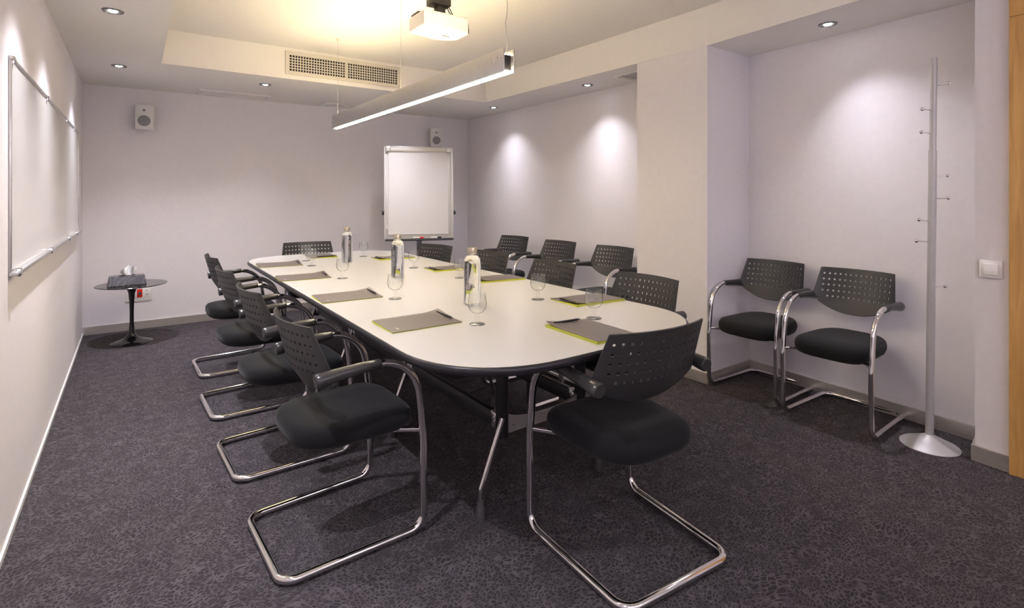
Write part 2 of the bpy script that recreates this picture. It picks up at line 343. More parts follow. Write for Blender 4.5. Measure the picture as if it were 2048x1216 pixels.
# ------------------------------------------------------------------ chair
def chair_parts():
    t = thing('conference_chair', '', 'chair')
    R = 0.0140; zf = 0.019
    pts = [(0.238, -0.05, 0.651), (0.2400, 0.215, 0.664), (0.2400, 0.256, 0.34), (0.2400, 0.254, zf), (0.226, -0.245, zf), (-0.226, -0.245, zf), (-0.2400, 0.254, zf), (-0.2400, 0.256, 0.34), (-0.2400, 0.215, 0.664), (-0.238, -0.05, 0.651)]
    rad = [0, 0.155, 0.3, 0.055, 0.055, 0.055, 0.055, 0.3, 0.155, 0]
    bm = B(); tube(bm, fillet(pts, rad, 8), R, 12); obj('sled_frame', bm, 'chrome', t, smooth=50)
    for s in (-1, 1):
        bm = B(); tube(bm, [(s*0.2397, 0.085, 0.6578), (s*0.2393, 0.080, 0.6575), (s*0.2387, 0.02, 0.655), (s*0.238, -0.08, 0.647), (s*0.2375, -0.118, 0.642), (s*0.237, -0.138, 0.640), (s*0.237, -0.143, 0.6395)], 0.02, 14,
                 radii=[0.0142, 0.0165, 0.0185, 0.0225, 0.0250, 0.0255, 0.0215])
        obj('armrest', bm, 'arm', t, smooth=45)
        bm = B(); pz = 0.372
        v = [(s*0.2400, 0.262, pz+0.014), (s*0.2400, 0.238, pz+0.014), (s*0.10, 0.06, pz+0.012), (s*0.10, 0.12, pz+0.012)]
        a = [bm.verts.new(p) for p in v]; b = [bm.verts.new((p[0], p[1], p[2]-0.014)) for p in v]
        bm.faces.new(a); bm.faces.new(b[::-1])
        for i in range(4): bm.faces.new((a[i], a[(i+1) % 4], b[(i+1) % 4], b[i]))
        obj('seat_bracket', bm, 'chrome', t, bevel=0.003)
        for yy, xx in ((0.17, 0.2375), (-0.17, 0.2280)):
            bm = B(); lathe(bm, [(0.010, 0.0), (0.011, 0.001), (0.011, 0.006)], 10); obj('glide', bm, 'rubber', t, loc=(s*xx, yy, 0))
    # seat cushion
    bm = B(); n = 40; rings = []
    def ring(inset, z, crown=0.0):
        r = []
        for i in range(n):
            a = 2*PI*i/n; c, s_ = math.cos(a), math.sin(a); e = 2/4.2
            hw = (0.215 - 0.050*((1-s_)/2)**2) - inset; hd = 0.225 - inset
            x = hw*math.copysign(abs(c)**e, c); y = 0.040 + hd*math.copysign(abs(s_)**e, s_)
            r.append(bm.verts.new((x, y, z - 0.010*max(0, (y-0.14)/0.12)**2 + 0.004*max(0, (-y-0.05)/0.12))))
        return r
    for ins, z in ((0.050, 0.370), (0.024, 0.373), (0.008, 0.384), (0.001, 0.402), (0.0, 0.422), (0.004, 0.438), (0.013, 0.449), (0.030, 0.455), (0.09, 0.457), (0.15, 0.455)): rings.append(ring(ins, z))
    for a, b in zip(rings, rings[1:]):
        for i in range(n): bm.faces.new((a[i], a[(i+1) % n], b[(i+1) % n], b[i]))
    bm.faces.new(rings[0][::-1]); bm.faces.new(rings[-1])
    obj('seat', bm, 'fabric', t, smooth=60)
    # perforated backrest shell: 14 columns, five rows of square holes, flared side wings, curved lower edge
    pitch, hh = 0.0288, 0.0052
    xs = [-0.207]
    for i in range(14):
        c = (i-6.5)*pitch; xs += [c-hh, c+hh]
    xs += [0.207]
    rows = [0.776-0.033*i for i in range(5)]
    zs = [0.812]
    for r in rows: zs += [r+hh, r-hh]
    def pos(x, z, k=0.0):
        s = x/0.207; yy = -0.102 - (z-0.63)*0.27 - 0.044*(1-min(1, s*s)) + k
        if z < 0.63: yy += (0.63-z)*0.35
        return (x, yy, z)
    bm = B(); grid = []
    nz = len(zs)+3
    for j in range(nz):
        row = []
        for i, x in enumerate(xs):
            s = x/0.207; zb = 0.556 + 0.060*abs(s)**2.2
            z = zs[j] if j < len(zs) else zs[-1] + (zb-zs[-1])*(j-len(zs)+1)/3
            row.append(bm.verts.new(pos(x, z)))
        ends = []
        for sgn, e in ((-1, row[0].co), (1, row[-1].co)):
            f = min(1.0, max(0.0, (0.812-e.z)/0.165)) if j < len(zs) else 0.0
            ends.append(bm.verts.new((sgn*(0.2085+0.024*f), e.y + 0.002 + 0.020*f, e.z)))
        row = [ends[0]] + row + [ends[1]]
        grid.append(row)
    for j in range(nz-1):
        for i in range(len(grid[0])-1):
            ii = i-1                     # index in xs intervals
            hole = (1 <= ii <= 27 and ii % 2 == 1 and j % 2 == 1 and j <= 9)
            if hole and j == 9 and (ii == 1 or ii == 27): hole = False
            if hole: continue
            if ii in (-1, 29) and j >= len(zs)-1: continue
            bm.faces.new((grid[j][i], grid[j][i+1], grid[j+1][i+1], grid[j+1][i]))
    bmesh.ops.recalc_face_normals(bm, faces=bm.faces[:])
    bmesh.ops.solidify(bm, geom=bm.faces[:], thickness=0.0065)
    obj('backrest', bm, 'plastic', t, smooth=35)
    return t
chair = chair_parts(); index(chair)
G1, G2 = 'chairs around the conference table', 'spare chairs along the wall'
W = 'black chrome-framed chair, '
CH = [  # x, y, heading (0 faces +Y), label, group
 (0.612, 2.022, -87, W+'whiteboard side of table, fourth from the back wall', G1),
 (0.595, 2.780, -87, W+'whiteboard side of table, third from the back wall', G1),
 (0.590, 3.555, -87, W+'whiteboard side of table, second from the back wall', G1),
 (0.610, 4.370, -88, W+'whiteboard side of table, next to the back wall', G1),
 (1.437, 1.300, -4.5, W+'at the table head opposite the flip chart', G1),
 (1.300, 4.960, 180-6, W+'at the table head beside the flip chart', G1),
 (2.115, 1.910, 90, W+'pier side of table, fourth from the flip chart', G1),
 (2.105, 2.670, 91, W+'pier side of table, third from the flip chart', G1),
 (2.110, 3.410, 94, W+'pier side of table, second from the flip chart', G1),
 (2.020, 4.130, 104, W+'pier side of table, next to the flip chart', G1),
 (3.165, 4.560, 98, W+'against the lilac wall, nearest the flip chart corner', G2),
 (3.165, 3.830, 94, W+'against the lilac wall, middle of three', G2),
 (3.180, 3.150, 92, W+'against the lilac wall, touching the square pier', G2),
 (3.318, 1.848, 90, W+'in the alcove beside the square pier', G2),
 (3.272, 1.340, 90.5, W+'in the alcove next to the coat stand', G2)]
for i, (x, y, a, lab, g) in enumerate(CH):
    if i == 0:
        chair.location = (x, y, 0); chair.rotation_euler = (0, 0, math.radians(a)); chair['label'] = lab; chair['group'] = g
    else:
        c = dup(chair, (x, y, 0), math.radians(a), lab, g)
        if i >= 13: c.scale.x = 0.925
        if i == 4: c.scale.x = 1.05

# ------------------------------------------------------------------ conference table
TB = (0.715, 1.985, 1.262, 4.865)        # outline of the top
def outline(inset, r=0.40, n=14, p=2.25):
    x0, x1, y0, y1 = TB[0]+inset, TB[1]-inset, TB[2]+inset, TB[3]-inset; r = r-inset; out = []
    for cx, cy, sx, sy, a0 in ((x1-r, y0+r, 1, -1, 270), (x1-r, y1-r, 1, 1, 0), (x0+r, y1-r, -1, 1, 90), (x0+r, y0+r, -1, -1, 180)):
        for k in range(n+1):
            a = math.radians(a0+90*k/n); c, s = math.cos(a), math.sin(a); e = 2/p
            out.append((cx+r*math.copysign(abs(c)**e, c) if abs(c) > 1e-9 else cx, cy+r*math.copysign(abs(s)**e, s) if abs(s) > 1e-9 else cy))
    return out
tb = thing('conference_table', 'long cream-topped conference table with rounded ends and black edge', 'table', (0, 0, 0))
bm = B(); prism(bm, outline(0.010), 0.702, 0.7305); obj('tabletop', bm, 'top', tb)
bm = B(); rings = []
for ins, z in ((0.0100, 0.7302), (0.004, 0.7290), (0.0005, 0.7235), (0.0, 0.716), (0.003, 0.707), (0.009, 0.7015), (0.03, 0.700)):
    rings.append([bm.verts.new((p[0], p[1], z)) for p in outline(ins)])
for a, b in zip(rings, rings[1:]):
    n = len(a)
    for i in range(n): bm.faces.new((a[i], a[(i+1) % n], b[(i+1) % n], b[i]))
obj('edge_band', bm, 'edge', tb, smooth=60)
CXL, CXR = 1.192, 1.610; CY = (1.735, 2.60, 3.48, 4.35)
for X, s in ((CXL, -1), (CXR, 1)):
    for y in CY:
        bm = B(); lathe(bm, [(0.024, 0.292), (0.025, 0.294), (0.025, 0.672)], 20); obj('column', bm, 'darksteel', tb, smooth=40, loc=(X, y, 0))
        bm = B(); tube(bm, fillet([(X+s*0.012, y-0.022, 0.374), (X+s*0.107, y-0.010, 0.115), (X+s*0.108, y-0.010, 0.06)], [0, 0.04, 0], 5), 0.0105, 10); lg = obj('leg', bm, 'chrome', tb, smooth=50)
        bm = B(); lathe(bm, [(0.017, 0.0), (0.0185, 0.004), (0.016, 0.04), (0.0135, 0.078)], 16); obj('foot', bm, 'rubber', lg, smooth=40, loc=(X+s*0.108, y-0.010, 0))
        bbox('top_plate', 'darksteel', (X-0.05, X+0.05, y-0.05, y+0.05, 0.672, 0.680), tb)
    for y0, y1 in zip(CY, CY[1:]):
        bbox('rail', 'darksteel', (X-0.014, X+0.014, y0+0.055, y1-0.055, 0.318, 0.376), tb, bevel=0.003)
        for yy in (y0+0.022, y1-0.058):
            bbox('clamp', 'chrome', (X-0.017, X+0.017, yy, yy+0.036, 0.314, 0.381), tb, bevel=0.004)
    bbox('top_rail', 'darksteel', (X-0.02, X+0.02, CY[0]-0.18, CY[-1]+0.18, 0.680, 0.702), tb)
for y in CY:
    bm = B()
    xs_ = [CXL+0.022+(CXR-CXL-0.044)*k/12 for k in range(13)]
    a = []; b = []
    for k, x in enumerate(xs_):
        u = abs(k-6)/6; zt = 0.345 + 0.030*u**3; a.append((x, zt)); b.append((x, 0.300))
    prof = a + b[::-1]
    f = [bm.verts.new((x, y-0.006, z)) for x, z in prof]; g = [bm.verts.new((x, y+0.006, z)) for x, z in prof]
    bm.faces.new(f); bm.faces.new(g[::-1])
    for i in range(len(prof)): bm.faces.new((f[i], f[(i+1) % len(prof)], g[(i+1) % len(prof)], g[i]))
    cb = obj('cross_bar', bm, 'satin', tb)
    for sx in (CXL+0.05, CXR-0.05):
        bm = B(); lathe(bm, [(0.006, 0), (0.005, 0.003), (0, 0.004)], 10); r = obj('rivet', bm, 'chrome', cb); r.rotation_euler = (PI/2, 0, 0); r.location = (sx, y-0.006, 0.33)

# ------------------------------------------------------------------ things on the table
ZTOP = 0.7305
def notebook():
    t = thing('notebook', '', 'notebook')
    hw, hl = 0.106, 0.149
    bm = B(); v = []
    for y in (-hl, hl):
        for x, z in ((-hw, 0), (hw, 0), (hw, 0.0030), (-hw, 0.0090)): v.append(bm.verts.new((x, y, z)))
    bm.faces.new(v[0:4][::-1]); bm.faces.new(v[4:8])
    for i in range(4): bm.faces.new((v[i], v[(i+1) % 4], v[4+(i+1) % 4], v[4+i]))
    obj('pages', bm, 'lime', t)
    bm = B(); nx, ny = 9, 11; g = []
    def cz(x, y):
        u = (x+hw)/(2*hw); base = 0.0094 + (0.0034-0.0094)*u
        return base + 0.012*max(0, (y-0.06)/0.09)**2*max(0, 1-u*1.6)
    for j in range(ny):
        y = -hl+2*hl*j/(ny-1); row = []
        for i in range(nx):
            x = -hw+0.004+(2*hw-0.002)*i/(nx-1); row.append(bm.verts.new((x, y+(0.001 if j == ny-1 else 0), cz(x, y))))
        g.append(row)
    for j in range(ny-1):
        for i in range(nx-1): bm.faces.new((g[j][i], g[j][i+1], g[j+1][i+1], g[j+1][i]))
    bmesh.ops.recalc_face_normals(bm, faces=bm.faces[:])
    bmesh.ops.solidify(bm, geom=bm.faces[:], thickness=-0.0012)
    cv = obj('cover', bm, 'cover', t)
    bm = B(); random.seed(3); y = -0.125
    while y < 0.10:
        l = random.uniform(0.003, 0.007); x = -hw+0.016
        z = cz(x, y+l/2)+0.0016
        q = [bm.verts.new((x+dx, y+dy, z-0.00004*dx/0.001)) for dx, dy in ((0, 0), (0.004, 0), (0.004, l), (0, l))]; bm.faces.new(q)
        y += l + random.choice((0.002, 0.002, 0.006))
    obj('printed_line', bm, 'print', cv)
    bm = B(); x0, y0 = 0.066, -0.112; P = [(-0.018, 0), (-0.010, -0.006), (0.010, -0.006), (0.018, 0), (0.008, 0.001), (0.0, 0.009), (-0.008, 0.001)]
    bm.faces.new([bm.verts.new((x0+p[0], y0+p[1], cz(x0+p[0], y0)+0.0017)) for p in P]); obj('emblem', bm, 'print', cv)
    return t
nb = notebook(); index(nb)
def pen():
    bm = B(); tube(bm, [(0, -0.070, 0.005), (0, -0.062, 0.005), (0, -0.052, 0.005), (0, 0.062, 0.005), (0, 0.068, 0.005)], 0.005, 10, radii=[0.0012, 0.0022, 0.0048, 0.0052, 0.0048])
    p = obj('pen', bm, 'pen', None, smooth=40); tag(p, '', 'pen')
    bm = B(); tube(bm, [(0, 0.068, 0.005), (0, 0.073, 0.005)], 0.003, 8); obj('clicker', bm, 'lime', p)
    return p
pn = pen(); index(pn)
def goblet():
    bm = B()
    lathe(bm, [(0.0, 0.003), (0.012, 0.0), (0.031, 0.0), (0.033, 0.0015), (0.031, 0.003), (0.016, 0.006), (0.0065, 0.012), (0.0055, 0.020), (0.0085, 0.026), (0.0085, 0.030), (0.0070, 0.036), (0.012, 0.043), (0.024, 0.050),
               (0.033, 0.060), (0.0375, 0.073), (0.0380, 0.086), (0.0360, 0.102), (0.0340, 0.116), (0.0335, 0.124), (0.0328, 0.1248), (0.0322, 0.124), (0.0327, 0.116), (0.0347, 0.102), (0.0367, 0.086), (0.0362, 0.073), (0.0318, 0.061), (0.023, 0.0515), (0.012, 0.046), (0.0, 0.0445)], 36, cap=False)
    return tag(obj('water_goblet', bm, 'glass', None, smooth=60), '', 'glass')
gb = goblet(); index(gb)
def bottle():
    t = thing('water_bottle', '', 'bottle')
    bm = B(); lathe(bm, [(0, 0.004), (0.030, 0.001), (0.038, 0.002), (0.0405, 0.008), (0.0405, 0.195), (0.0395, 0.208), (0.035, 0.222), (0.027, 0.231), (0.021, 0.236), (0.0195, 0.242), (0.0195, 0.252), (0, 0.252)], 40, cap=False)
    obj('glass_body', bm, 'water', t, smooth=60)
    bm = B(); n = 40
    lathe(bm, [(0.0195, 0.246), (0.0225, 0.246), (0.0228, 0.249), (0.0228, 0.268), (0.0215, 0.272), (0.0, 0.272)], n, cap=False)
    obj('cap', bm, 'brass', t, smooth=40)
    cu = bpy.data.curves.new('lettering', 'FONT'); cu.body = 'WATER'; cu.size = 0.030; cu.align_x = 'CENTER'; cu.align_y = 'CENTER'; cu.resolution_u = 2
    tmp = bpy.data.objects.new('tmp', cu); C.objects.link(tmp); bpy.context.view_layer.update()
    me = bpy.data.meshes.new_from_object(tmp.evaluated_get(bpy.context.evaluated_depsgraph_get())); bpy.data.objects.remove(tmp)
    R = 0.0409
    for v in me.vertices:
        x, y = v.co.x, v.co.y; a = -y/R     # lettering runs up the bottle, wrapped on the glass
        v.co = (R*math.sin(a), -R*math.cos(a), 0.125 + x)
    me.materials.clear(); me.materials.append(M['print'])
    l = bpy.data.objects.new('lettering', me); C.objects.link(l); l.parent = t
    return t
bt = bottle(); index(bt)
ORD = ['fourth', 'third', 'second', 'nearest']
SET = []   # (notebook x, y, heading of sitter deg, pen dx, label tail, goblet xy)
def tail(side, k): return ('%s side of table, fourth from the back wall', '%s side of table, third from the back wall', '%s side of table, second from the back wall', '%s side of table, next to the back wall')[k] % side
for k, (x, y, gx, gy, a) in enumerate([(0.938, 1.978, 1.124, 1.812, -90), (0.885, 2.680, 1.064, 2.494, -91.5), (0.868, 3.475, 1.059, 3.296, -94), (0.880, 4.200, 1.061, 4.009, -95)]):
    SET.append((x, y, a, tail('whiteboard', k), gx, gy))
for k, (x, y, gx, gy, a) in enumerate([(1.828, 1.915, 1.637, 2.068, 85), (1.828, 2.725, 1.664, 2.888, 83), (1.815, 3.300, 1.623, 3.476, 85), (1.745, 4.130, 1.582, 4.372, 88)]):
    SET.append((x, y, a, tail('pier', k), gx, gy))
SET.append((1.420, 1.468, -2, 'at the table head opposite the flip chart', 1.577, 1.613))
SET.append((1.290, 4.600, 176, 'at the table head beside the flip chart', 1.106, 4.338))
for i, (x, y, a, tl, gx, gy) in enumerate(SET):
    r = math.radians(a)
    tip = (-0.01, 0.132); px_, py_ = x+tip[0]*math.cos(r)-tip[1]*math.sin(r), y+tip[0]*math.sin(r)+tip[1]*math.cos(r)
    ln = 'taupe notebook with lime page edge, '+tl; lp = 'black pen lying across the notebook, '+tl; lg = 'empty stemmed water glass, '+tl
    pz_ = ZTOP+0.0085
    if i == 0:
        nb.location = (x, y, ZTOP); nb.rotation_euler = (0, 0, r); nb['label'] = ln; nb['group'] = 'notebooks laid round the table'
        pn.location = (px_, py_, pz_); pn['label'] = lp; pn['group'] = 'pens on the notebooks'
        pn.rotation_euler = (0, 0, r+PI/2); P0 = pn
        gb.location = (gx, gy, ZTOP); gb['label'] = lg; gb['group'] = 'water glasses round the table'
    else:
        dup(nb, (x, y, ZTOP), r, ln); P0 = dup(pn, (px_, py_, pz_), r+PI/2, lp); dup(gb, (gx, gy, ZTOP), 0, lg)
for i, (x, y, lab, a) in enumerate([(1.305, 2.150, 'capped water bottle with pale lettering, third along the table from the flip chart', -65), (1.352, 3.13, 'capped water bottle with pale lettering, in the middle of the table', -60), (1.335, 4.05, 'capped water bottle with pale lettering, first along the table from the flip chart', 10)]):
    if i == 0: bt.location = (x, y, ZTOP); bt.rotation_euler = (0, 0, math.radians(a)); bt['label'] = lab; bt['group'] = 'water bottles along the table'
    else: dup(bt, (x, y, ZTOP), math.radians(a), lab)

# ------------------------------------------------------------------ linear pendant lamp
PXC, PYA, PYB, PZ = 1.325, 1.875, 4.30, 1.782
t = thing('linear_pendant_lamp', 'long aluminium pendant lamp hanging over the conference table', 'pendant lamp', (PXC, (PYA+PYB)/2, PZ))
hl = (PYB-PYA)/2
for s in (-1, 1): bbox('side_plate', 'satin', (s*0.026-0.0025, s*0.026+0.0025, -hl, hl, 0.001, 0.104), t, bevel=0.001)
bbox('core', 'darksteel', (-0.0225, 0.0225, -hl+0.02, hl-0.02, 0.012, 0.080), t)
bbox('diffuser', 'tube', (-0.0125, 0.0125, -hl+0.006, hl-0.006, -0.001, 0.010), t)
bbox('uplight_diffuser', 'tubeup', (-0.020, 0.020, -hl+0.07, hl-0.07, 0.081, 0.1015), t)
for y, z in ((-hl+0.07, 0.055), (-hl+0.03, 0.066)):
    bm = B(); lathe(bm, [(0.006, 0), (0.006, 0.004), (0.0025, 0.005), (0.0025, 0.016), (0, 0.016)], 12); o = obj('cable_knob', bm, 'chrome', t, smooth=40); o.rotation_euler = (0, -PI/2, 0); o.location = (-0.0285, y, z)
for y, r in ((-hl+0.02, 0.0025), (-0.07, 0.0014), (hl-0.06, 0.0014)):
    bm = B(); k = 14
    tube(bm, [(0.004*math.sin(i*1.7) if r > 0.002 and 0 < i < k else 0, 0.003*math.cos(i*2.1) if r > 0.002 and 0 < i < k else 0, 0.080+(ZT-PZ-0.080)*i/k) for i in range(k+1)], r, 6)
    c = obj('suspension_cable', bm, 'grille' if r > 0.002 else 'satin', t, loc=(0, y, 0))
    bm = B(); lathe(bm, [(0.0, 0), (0.004, 0.0), (0.006, 0.008), (0.011, 0.020), (0.011, 0.030)], 14); obj('ceiling_anchor', bm, 'grille', c, smooth=40, loc=(0, 0, ZT-PZ-0.030))

# ------------------------------------------------------------------ ceiling projector
t = thing('projector', 'white projector hanging upside down from a black ceiling mount', 'projector', (1.425, 2.715, 2.175))
bm = B(); pts = [(-0.145, -0.105), (0.130, -0.105), (0.145, -0.085), (0.145, 0.06), (0.10, 0.098), (0.02, 0.118), (-0.03, 0.100), (-0.145, 0.085)]
a = [bm.verts.new((p[0]*0.98, p[1]*0.98, 0)) for p in pts]; b = [bm.verts.new((p[0], p[1], 0.006)) for p in pts]; c = [bm.verts.new((p[0], p[1], 0.078)) for p in pts]; d = [bm.verts.new((p[0]*0.94, p[1]*0.94, 0.088)) for p in pts]
bm.faces.new(a[::-1]); bm.faces.new(d)
for r1, r2 in ((a, b), (b, c), (c, d)):
    for i in range(8): bm.faces.new((r1[i], r1[(i+1) % 8], r2[(i+1) % 8], r2[i]))
obj('body', bm, 'white', t)
bm = B(); lathe(bm, [(0.0, 0), (0.030, 0), (0.033, 0.004), (0.033, 0.03)], 24); o = obj('lens', bm, 'gloss', t, smooth=40); o.rotation_euler = (-PI/2, 0, 0); o.location = (0.045, 0.09, 0.045)
bbox('focus_slot', 'dark', (0.030, 0.075, 0.012, 0.020, -0.0015, 0.001), t)
for x in (-0.10, 0.06): 
    bm = B(); lathe(bm, [(0.009, -0.006), (0.011, -0.004), (0.011, 0.001)], 12); obj('foot', bm, 'white', t, loc=(x, 0.045, 0))
bbox('mount_plate', 'blackmount', (-0.10, 0.07, -0.07, 0.06, 0.088, 0.096), t, bevel=0.002)
bbox('mount_arm', 'blackmount', (-0.138, -0.09, -0.02, 0.075, 0.084, 0.100), t, bevel=0.002)
bbox('mount_neck', 'blackmount', (-0.028, 0.022, -0.040, 0.010, 0.096, 0.165), t, bevel=0.003)
bbox('mount_head', 'blackmount', (-0.065, 0.050, -0.055, 0.030, 0.150, 0.210), t, bevel=0.003)
bm = B(); lathe(bm, [(0.018, 0.21), (0.018, ZT-2.175-0.006), (0.06, ZT-2.175-0.006), (0.06, ZT-2.175)], 20); obj('mount_pole', bm, 'blackmount', t, smooth=30)
for k in (0, 1):
    bm = B(); tube(bm, fillet([(0.04, -0.02-0.015*k, 0.16), (0.055+0.02*k, -0.03, 0.11), (0.12, -0.06+0.02*k, 0.093), (0.165, -0.05+0.02*k, 0.085), (0.172, -0.04+0.015*k, 0.035)], [0, 0.05, 0.05, 0.03, 0], 5), 0.003, 6); obj('cable', bm, 'pen', t, smooth=50)
bbox('plug', 'pen', (0.146, 0.166, -0.06, -0.03, 0.015, 0.045), t, bevel=0.003)

# ------------------------------------------------------------------ vents
t = thing('air_grille', 'wide air conditioning grille set in the face of the lowered ceiling border', 'air vent', (1.566, TY, 2.375))
W_, H_ = 0.519, 0.098
bbox('backing', 'dark', (-W_+0.02, W_-0.02, -0.002, 0.0, -H_+0.015, H_-0.015), t)
for dims in ((-W_, W_, -0.014, 0, H_-0.030, H_), (-W_, W_, -0.014, 0, -H_, -H_+0.030), (-W_, -W_+0.032, -0.014, 0, -H_+0.030, H_-0.030), (W_-0.032, W_, -0.014, 0, -H_+0.030, H_-0.030), (-0.008, 0.008, -0.010, -0.002, -H_+0.03, H_-0.03)):
    bbox('frame_bar', 'grille', dims, t)
bm = B(); box(bm, -0.0035, 0.0035, -0.007, -0.002, -H_+0.03, H_-0.03); s0 = obj('slat', bm, 'grille', t); nS = 42
xs_ = [-W_+0.032+(2*W_-0.064)*(k+1)/(nS+1) for k in range(nS)]
s0.location.x = xs_[0]
for x in xs_[1:]:
    c = s0.copy(); C.objects.link(c); c.parent = t; c.location.x = x
bm = B(); box(bm, -W_+0.032, W_-0.032, -0.010, -0.0072, -0.0035, 0.0035); h0 = obj('cross_slat', bm, 'grille', t)
for k in range(5):
    z = -H_+0.03+(2*H_-0.06)*(k+1)/6
    if k == 0: h0.location.z = z
    else:
        c = h0.copy(); C.objects.link(c); c.parent = t; c.location.z = z
for lab, x0, x1, y0, y1, n in (('flush ceiling access panel nearer the wall-mounted whiteboard', 0.50, 1.12, 5.72, 5.98, 0), ('flush ceiling access panel nearer the flip chart', 1.68, 2.28, 5.76, 5.99, 0), ('small slatted ceiling grille beside the square pier', 3.26, 3.50, 2.78, 3.10, 7)):
    t = thing('ceiling_panel' if not n else 'ceiling_grille', lab, 'ceiling panel' if not n else 'air vent', ((x0+x1)/2, (y0+y1)/2, ZS))
    a, b = (x1-x0)/2, (y1-y0)/2
    for dims in ((-a, a, -b, -b+0.02, -0.008, 0), (-a, a, b-0.02, b, -0.008, 0), (-a, -a+0.02, -b+0.02, b-0.02, -0.008, 0), (a-0.02, a, -b+0.02, b-0.02, -0.008, 0)):
        bbox('frame_bar', 'ceil', dims, t)
    if n:
        bbox('backing', 'dark', (-a+0.02, a-0.02, -b+0.02, b-0.02, -0.0015, 0), t)
        for k in range(n):
            y = -b+0.02+(2*b-0.04)*(k+0.5)/n; bbox('slat', 'ceil', (-a+0.02, a-0.02, y-0.012, y+0.006, -0.006, -0.002), t)
    else: bbox('panel', 'ceil', (-a+0.026, a-0.026, -b+0.026, b-0.026, -0.004, 0), t)

# ------------------------------------------------------------------ whiteboard on the left wall
t = thing('whiteboard', 'wide wall-mounted whiteboard with aluminium frame and clips', 'whiteboard', (XL, 4.092, 1.357))
a, b = 1.459, 0.388
bbox('panel', 'board', (0.0, 0.006, -a, a, -b, b), t)
bbox('frame_rail', 'satin', (0.0, 0.012, -a-0.006, a+0.006, b, b+0.014), t, bevel=0.002)
bbox('frame_rail', 'satin', (0.0, 0.009, -a-0.006, -a+0.006, -b, b), t, bevel=0.002)
bbox('frame_rail', 'satin', (0.0, 0.009, a-0.006, a+0.006, -b, b), t, bevel=0.002)
bbox('pen_tray', 'satin', (0.0, 0.028, -a-0.006, a+0.006, -b-0.016, -b), t, bevel=0.003)
for z, d in ((b-0.006, 0.015), (-b-0.012, 0.032)):
    for y in (-a+0.03, -a*0.33, a*0.33, a*0.72):
        bbox('clip', 'chrome', (0.002, d, y-0.018, y+0.018, z-0.008, z+0.022), t, bevel=0.003)

# ------------------------------------------------------------------ wall speakers
def speaker(x, y, z, rz, lab):
    t = thing('wall_speaker', lab, 'speaker', (x, y, z), rz, 'wall speakers on the back wall')
    bm = B(); box(bm, -0.070, 0.070, -0.12, 0.0, -0.115, 0.115); obj('cabinet', bm, 'spk', t, bevel=0.010, smooth=40)
    bbox('front_grille', 'spk', (-0.058, 0.058, -0.124, -0.119, -0.103, 0.103), t, bevel=0.002)
    for r, zz, nm in ((0.050, -0.036, 'woofer'), (0.012, 0.060, 'tweeter')):
        bm = B(); lathe(bm, [(0.0, 0.0015), (r*0.9, 0.002), (r, 0.0), (r, -0.001)], 24, cap=False); o = obj(nm, bm, 'spkgrille', t, smooth=40); o.rotation_euler = (PI/2, 0, 0); o.location = (0, -0.1245, zz)
    bm = B(); box(bm, -0.02, 0.02, -0.01, 0.035, -0.03, 0.03); obj('bracket', bm, 'spk', t)
    return t
speaker(0.10, YB-0.036, 1.965, math.radians(-10), 'white wall speaker above the black pedestal table')
speaker(3.10, YB-0.036, 1.965, math.radians(-18), 'white wall speaker partly behind the flip chart')

# ------------------------------------------------------------------ pedestal side table and tissues, socket, switch
t = thing('side_table', 'small round black pedestal table standing in the corner', 'side table', (-0.012, 5.535, 0))
bm = B(); lathe(bm, [(0.150, 0.0), (0.152, 0.004), (0.146, 0.009), (0.10, 0.022), (0.055, 0.040), (0.030, 0.065), (0.020, 0.10), (0.0155, 0.17), (0.0150, 0.25), (0.0175, 0.34), (0.024, 0.42), (0.040, 0.462), (0.062, 0.480)], 36); obj('pedestal', bm, 'gloss', t, smooth=60)
bm = B(); lathe(bm, [(0.0, 0.480), (0.225, 0.482), (0.252, 0.489), (0.255, 0.4925), (0.252, 0.4955), (0.0, 0.4955)], 56, cap=False); obj('tabletop', bm, 'marble', t, smooth=30)
t = thing('tissue_box', 'dark marbled tissue box with a white tissue sticking out', 'tissue box', (-0.045, 5.515, 0.496), math.radians(1))
bm = B(); v = []
for z, k in ((0, 1.0), (0.078, 0.90)):
    for x, y in ((-1, -1), (1, -1), (1, 1), (-1, 1)): v.append(bm.verts.new((0.135*x*k, 0.072*y*(k if z == 0 else 0.84), z)))
bm.faces.new(v[0:4][::-1]); bm.faces.new(v[4:8])
for i in range(4): bm.faces.new((v[i], v[(i+1) % 4], v[4+(i+1) % 4], v[4+i]))
obj('cover', bm, 'marble', t, bevel=0.003)
bm = B(); lathe(bm, [(0.04, 0.0785), (0.038, 0.0795), (0, 0.0795)], 24, cap=False); o = obj('slot', bm, 'dark', t); o.scale = (1.5, 0.6, 1)
bm = B(); rows = []
random.seed(5)
for j in range(9):
    u = j/8; row = []
    for i in range(25):
        q = i/24*2-1; wdt = 0.018+0.060*u**0.8*(1-0.35*u)
        x = q*wdt + 0.012*u; y = 0.020*math.sin(q*5.5+u*2)*(0.4+u) + 0.010*math.sin(q*11)*u
        z = 0.072 + u*0.085*(1-0.40*(q-0.15)**2) + 0.006*math.sin(q*9+j)*u
        row.append(bm.verts.new((x, y, z)))
    rows.append(row)
for a_, b_ in zip(rows, rows[1:]):
    for i in range(24): bm.faces.new((a_[i], a_[i+1], b_[i+1], b_[i]))
bmesh.ops.recalc_face_normals(bm, faces=bm.faces[:]); bmesh.ops.solidify(bm, geom=bm.faces[:], thickness=0.0012)
obj('tissue', bm, 'tissue', t, smooth=80)
t = thing('wall_socket', 'white wall socket plate with a red outlet', 'socket', (0.04, YB, 0.332))
bbox('plate', 'white', (-0.10, 0.10, -0.010, 0, -0.072, 0.072), t, bevel=0.003)
bbox('red_outlet', 'red', (-0.014, 0.028, -0.016, -0.009, -0.036, 0.040), t, bevel=0.003)
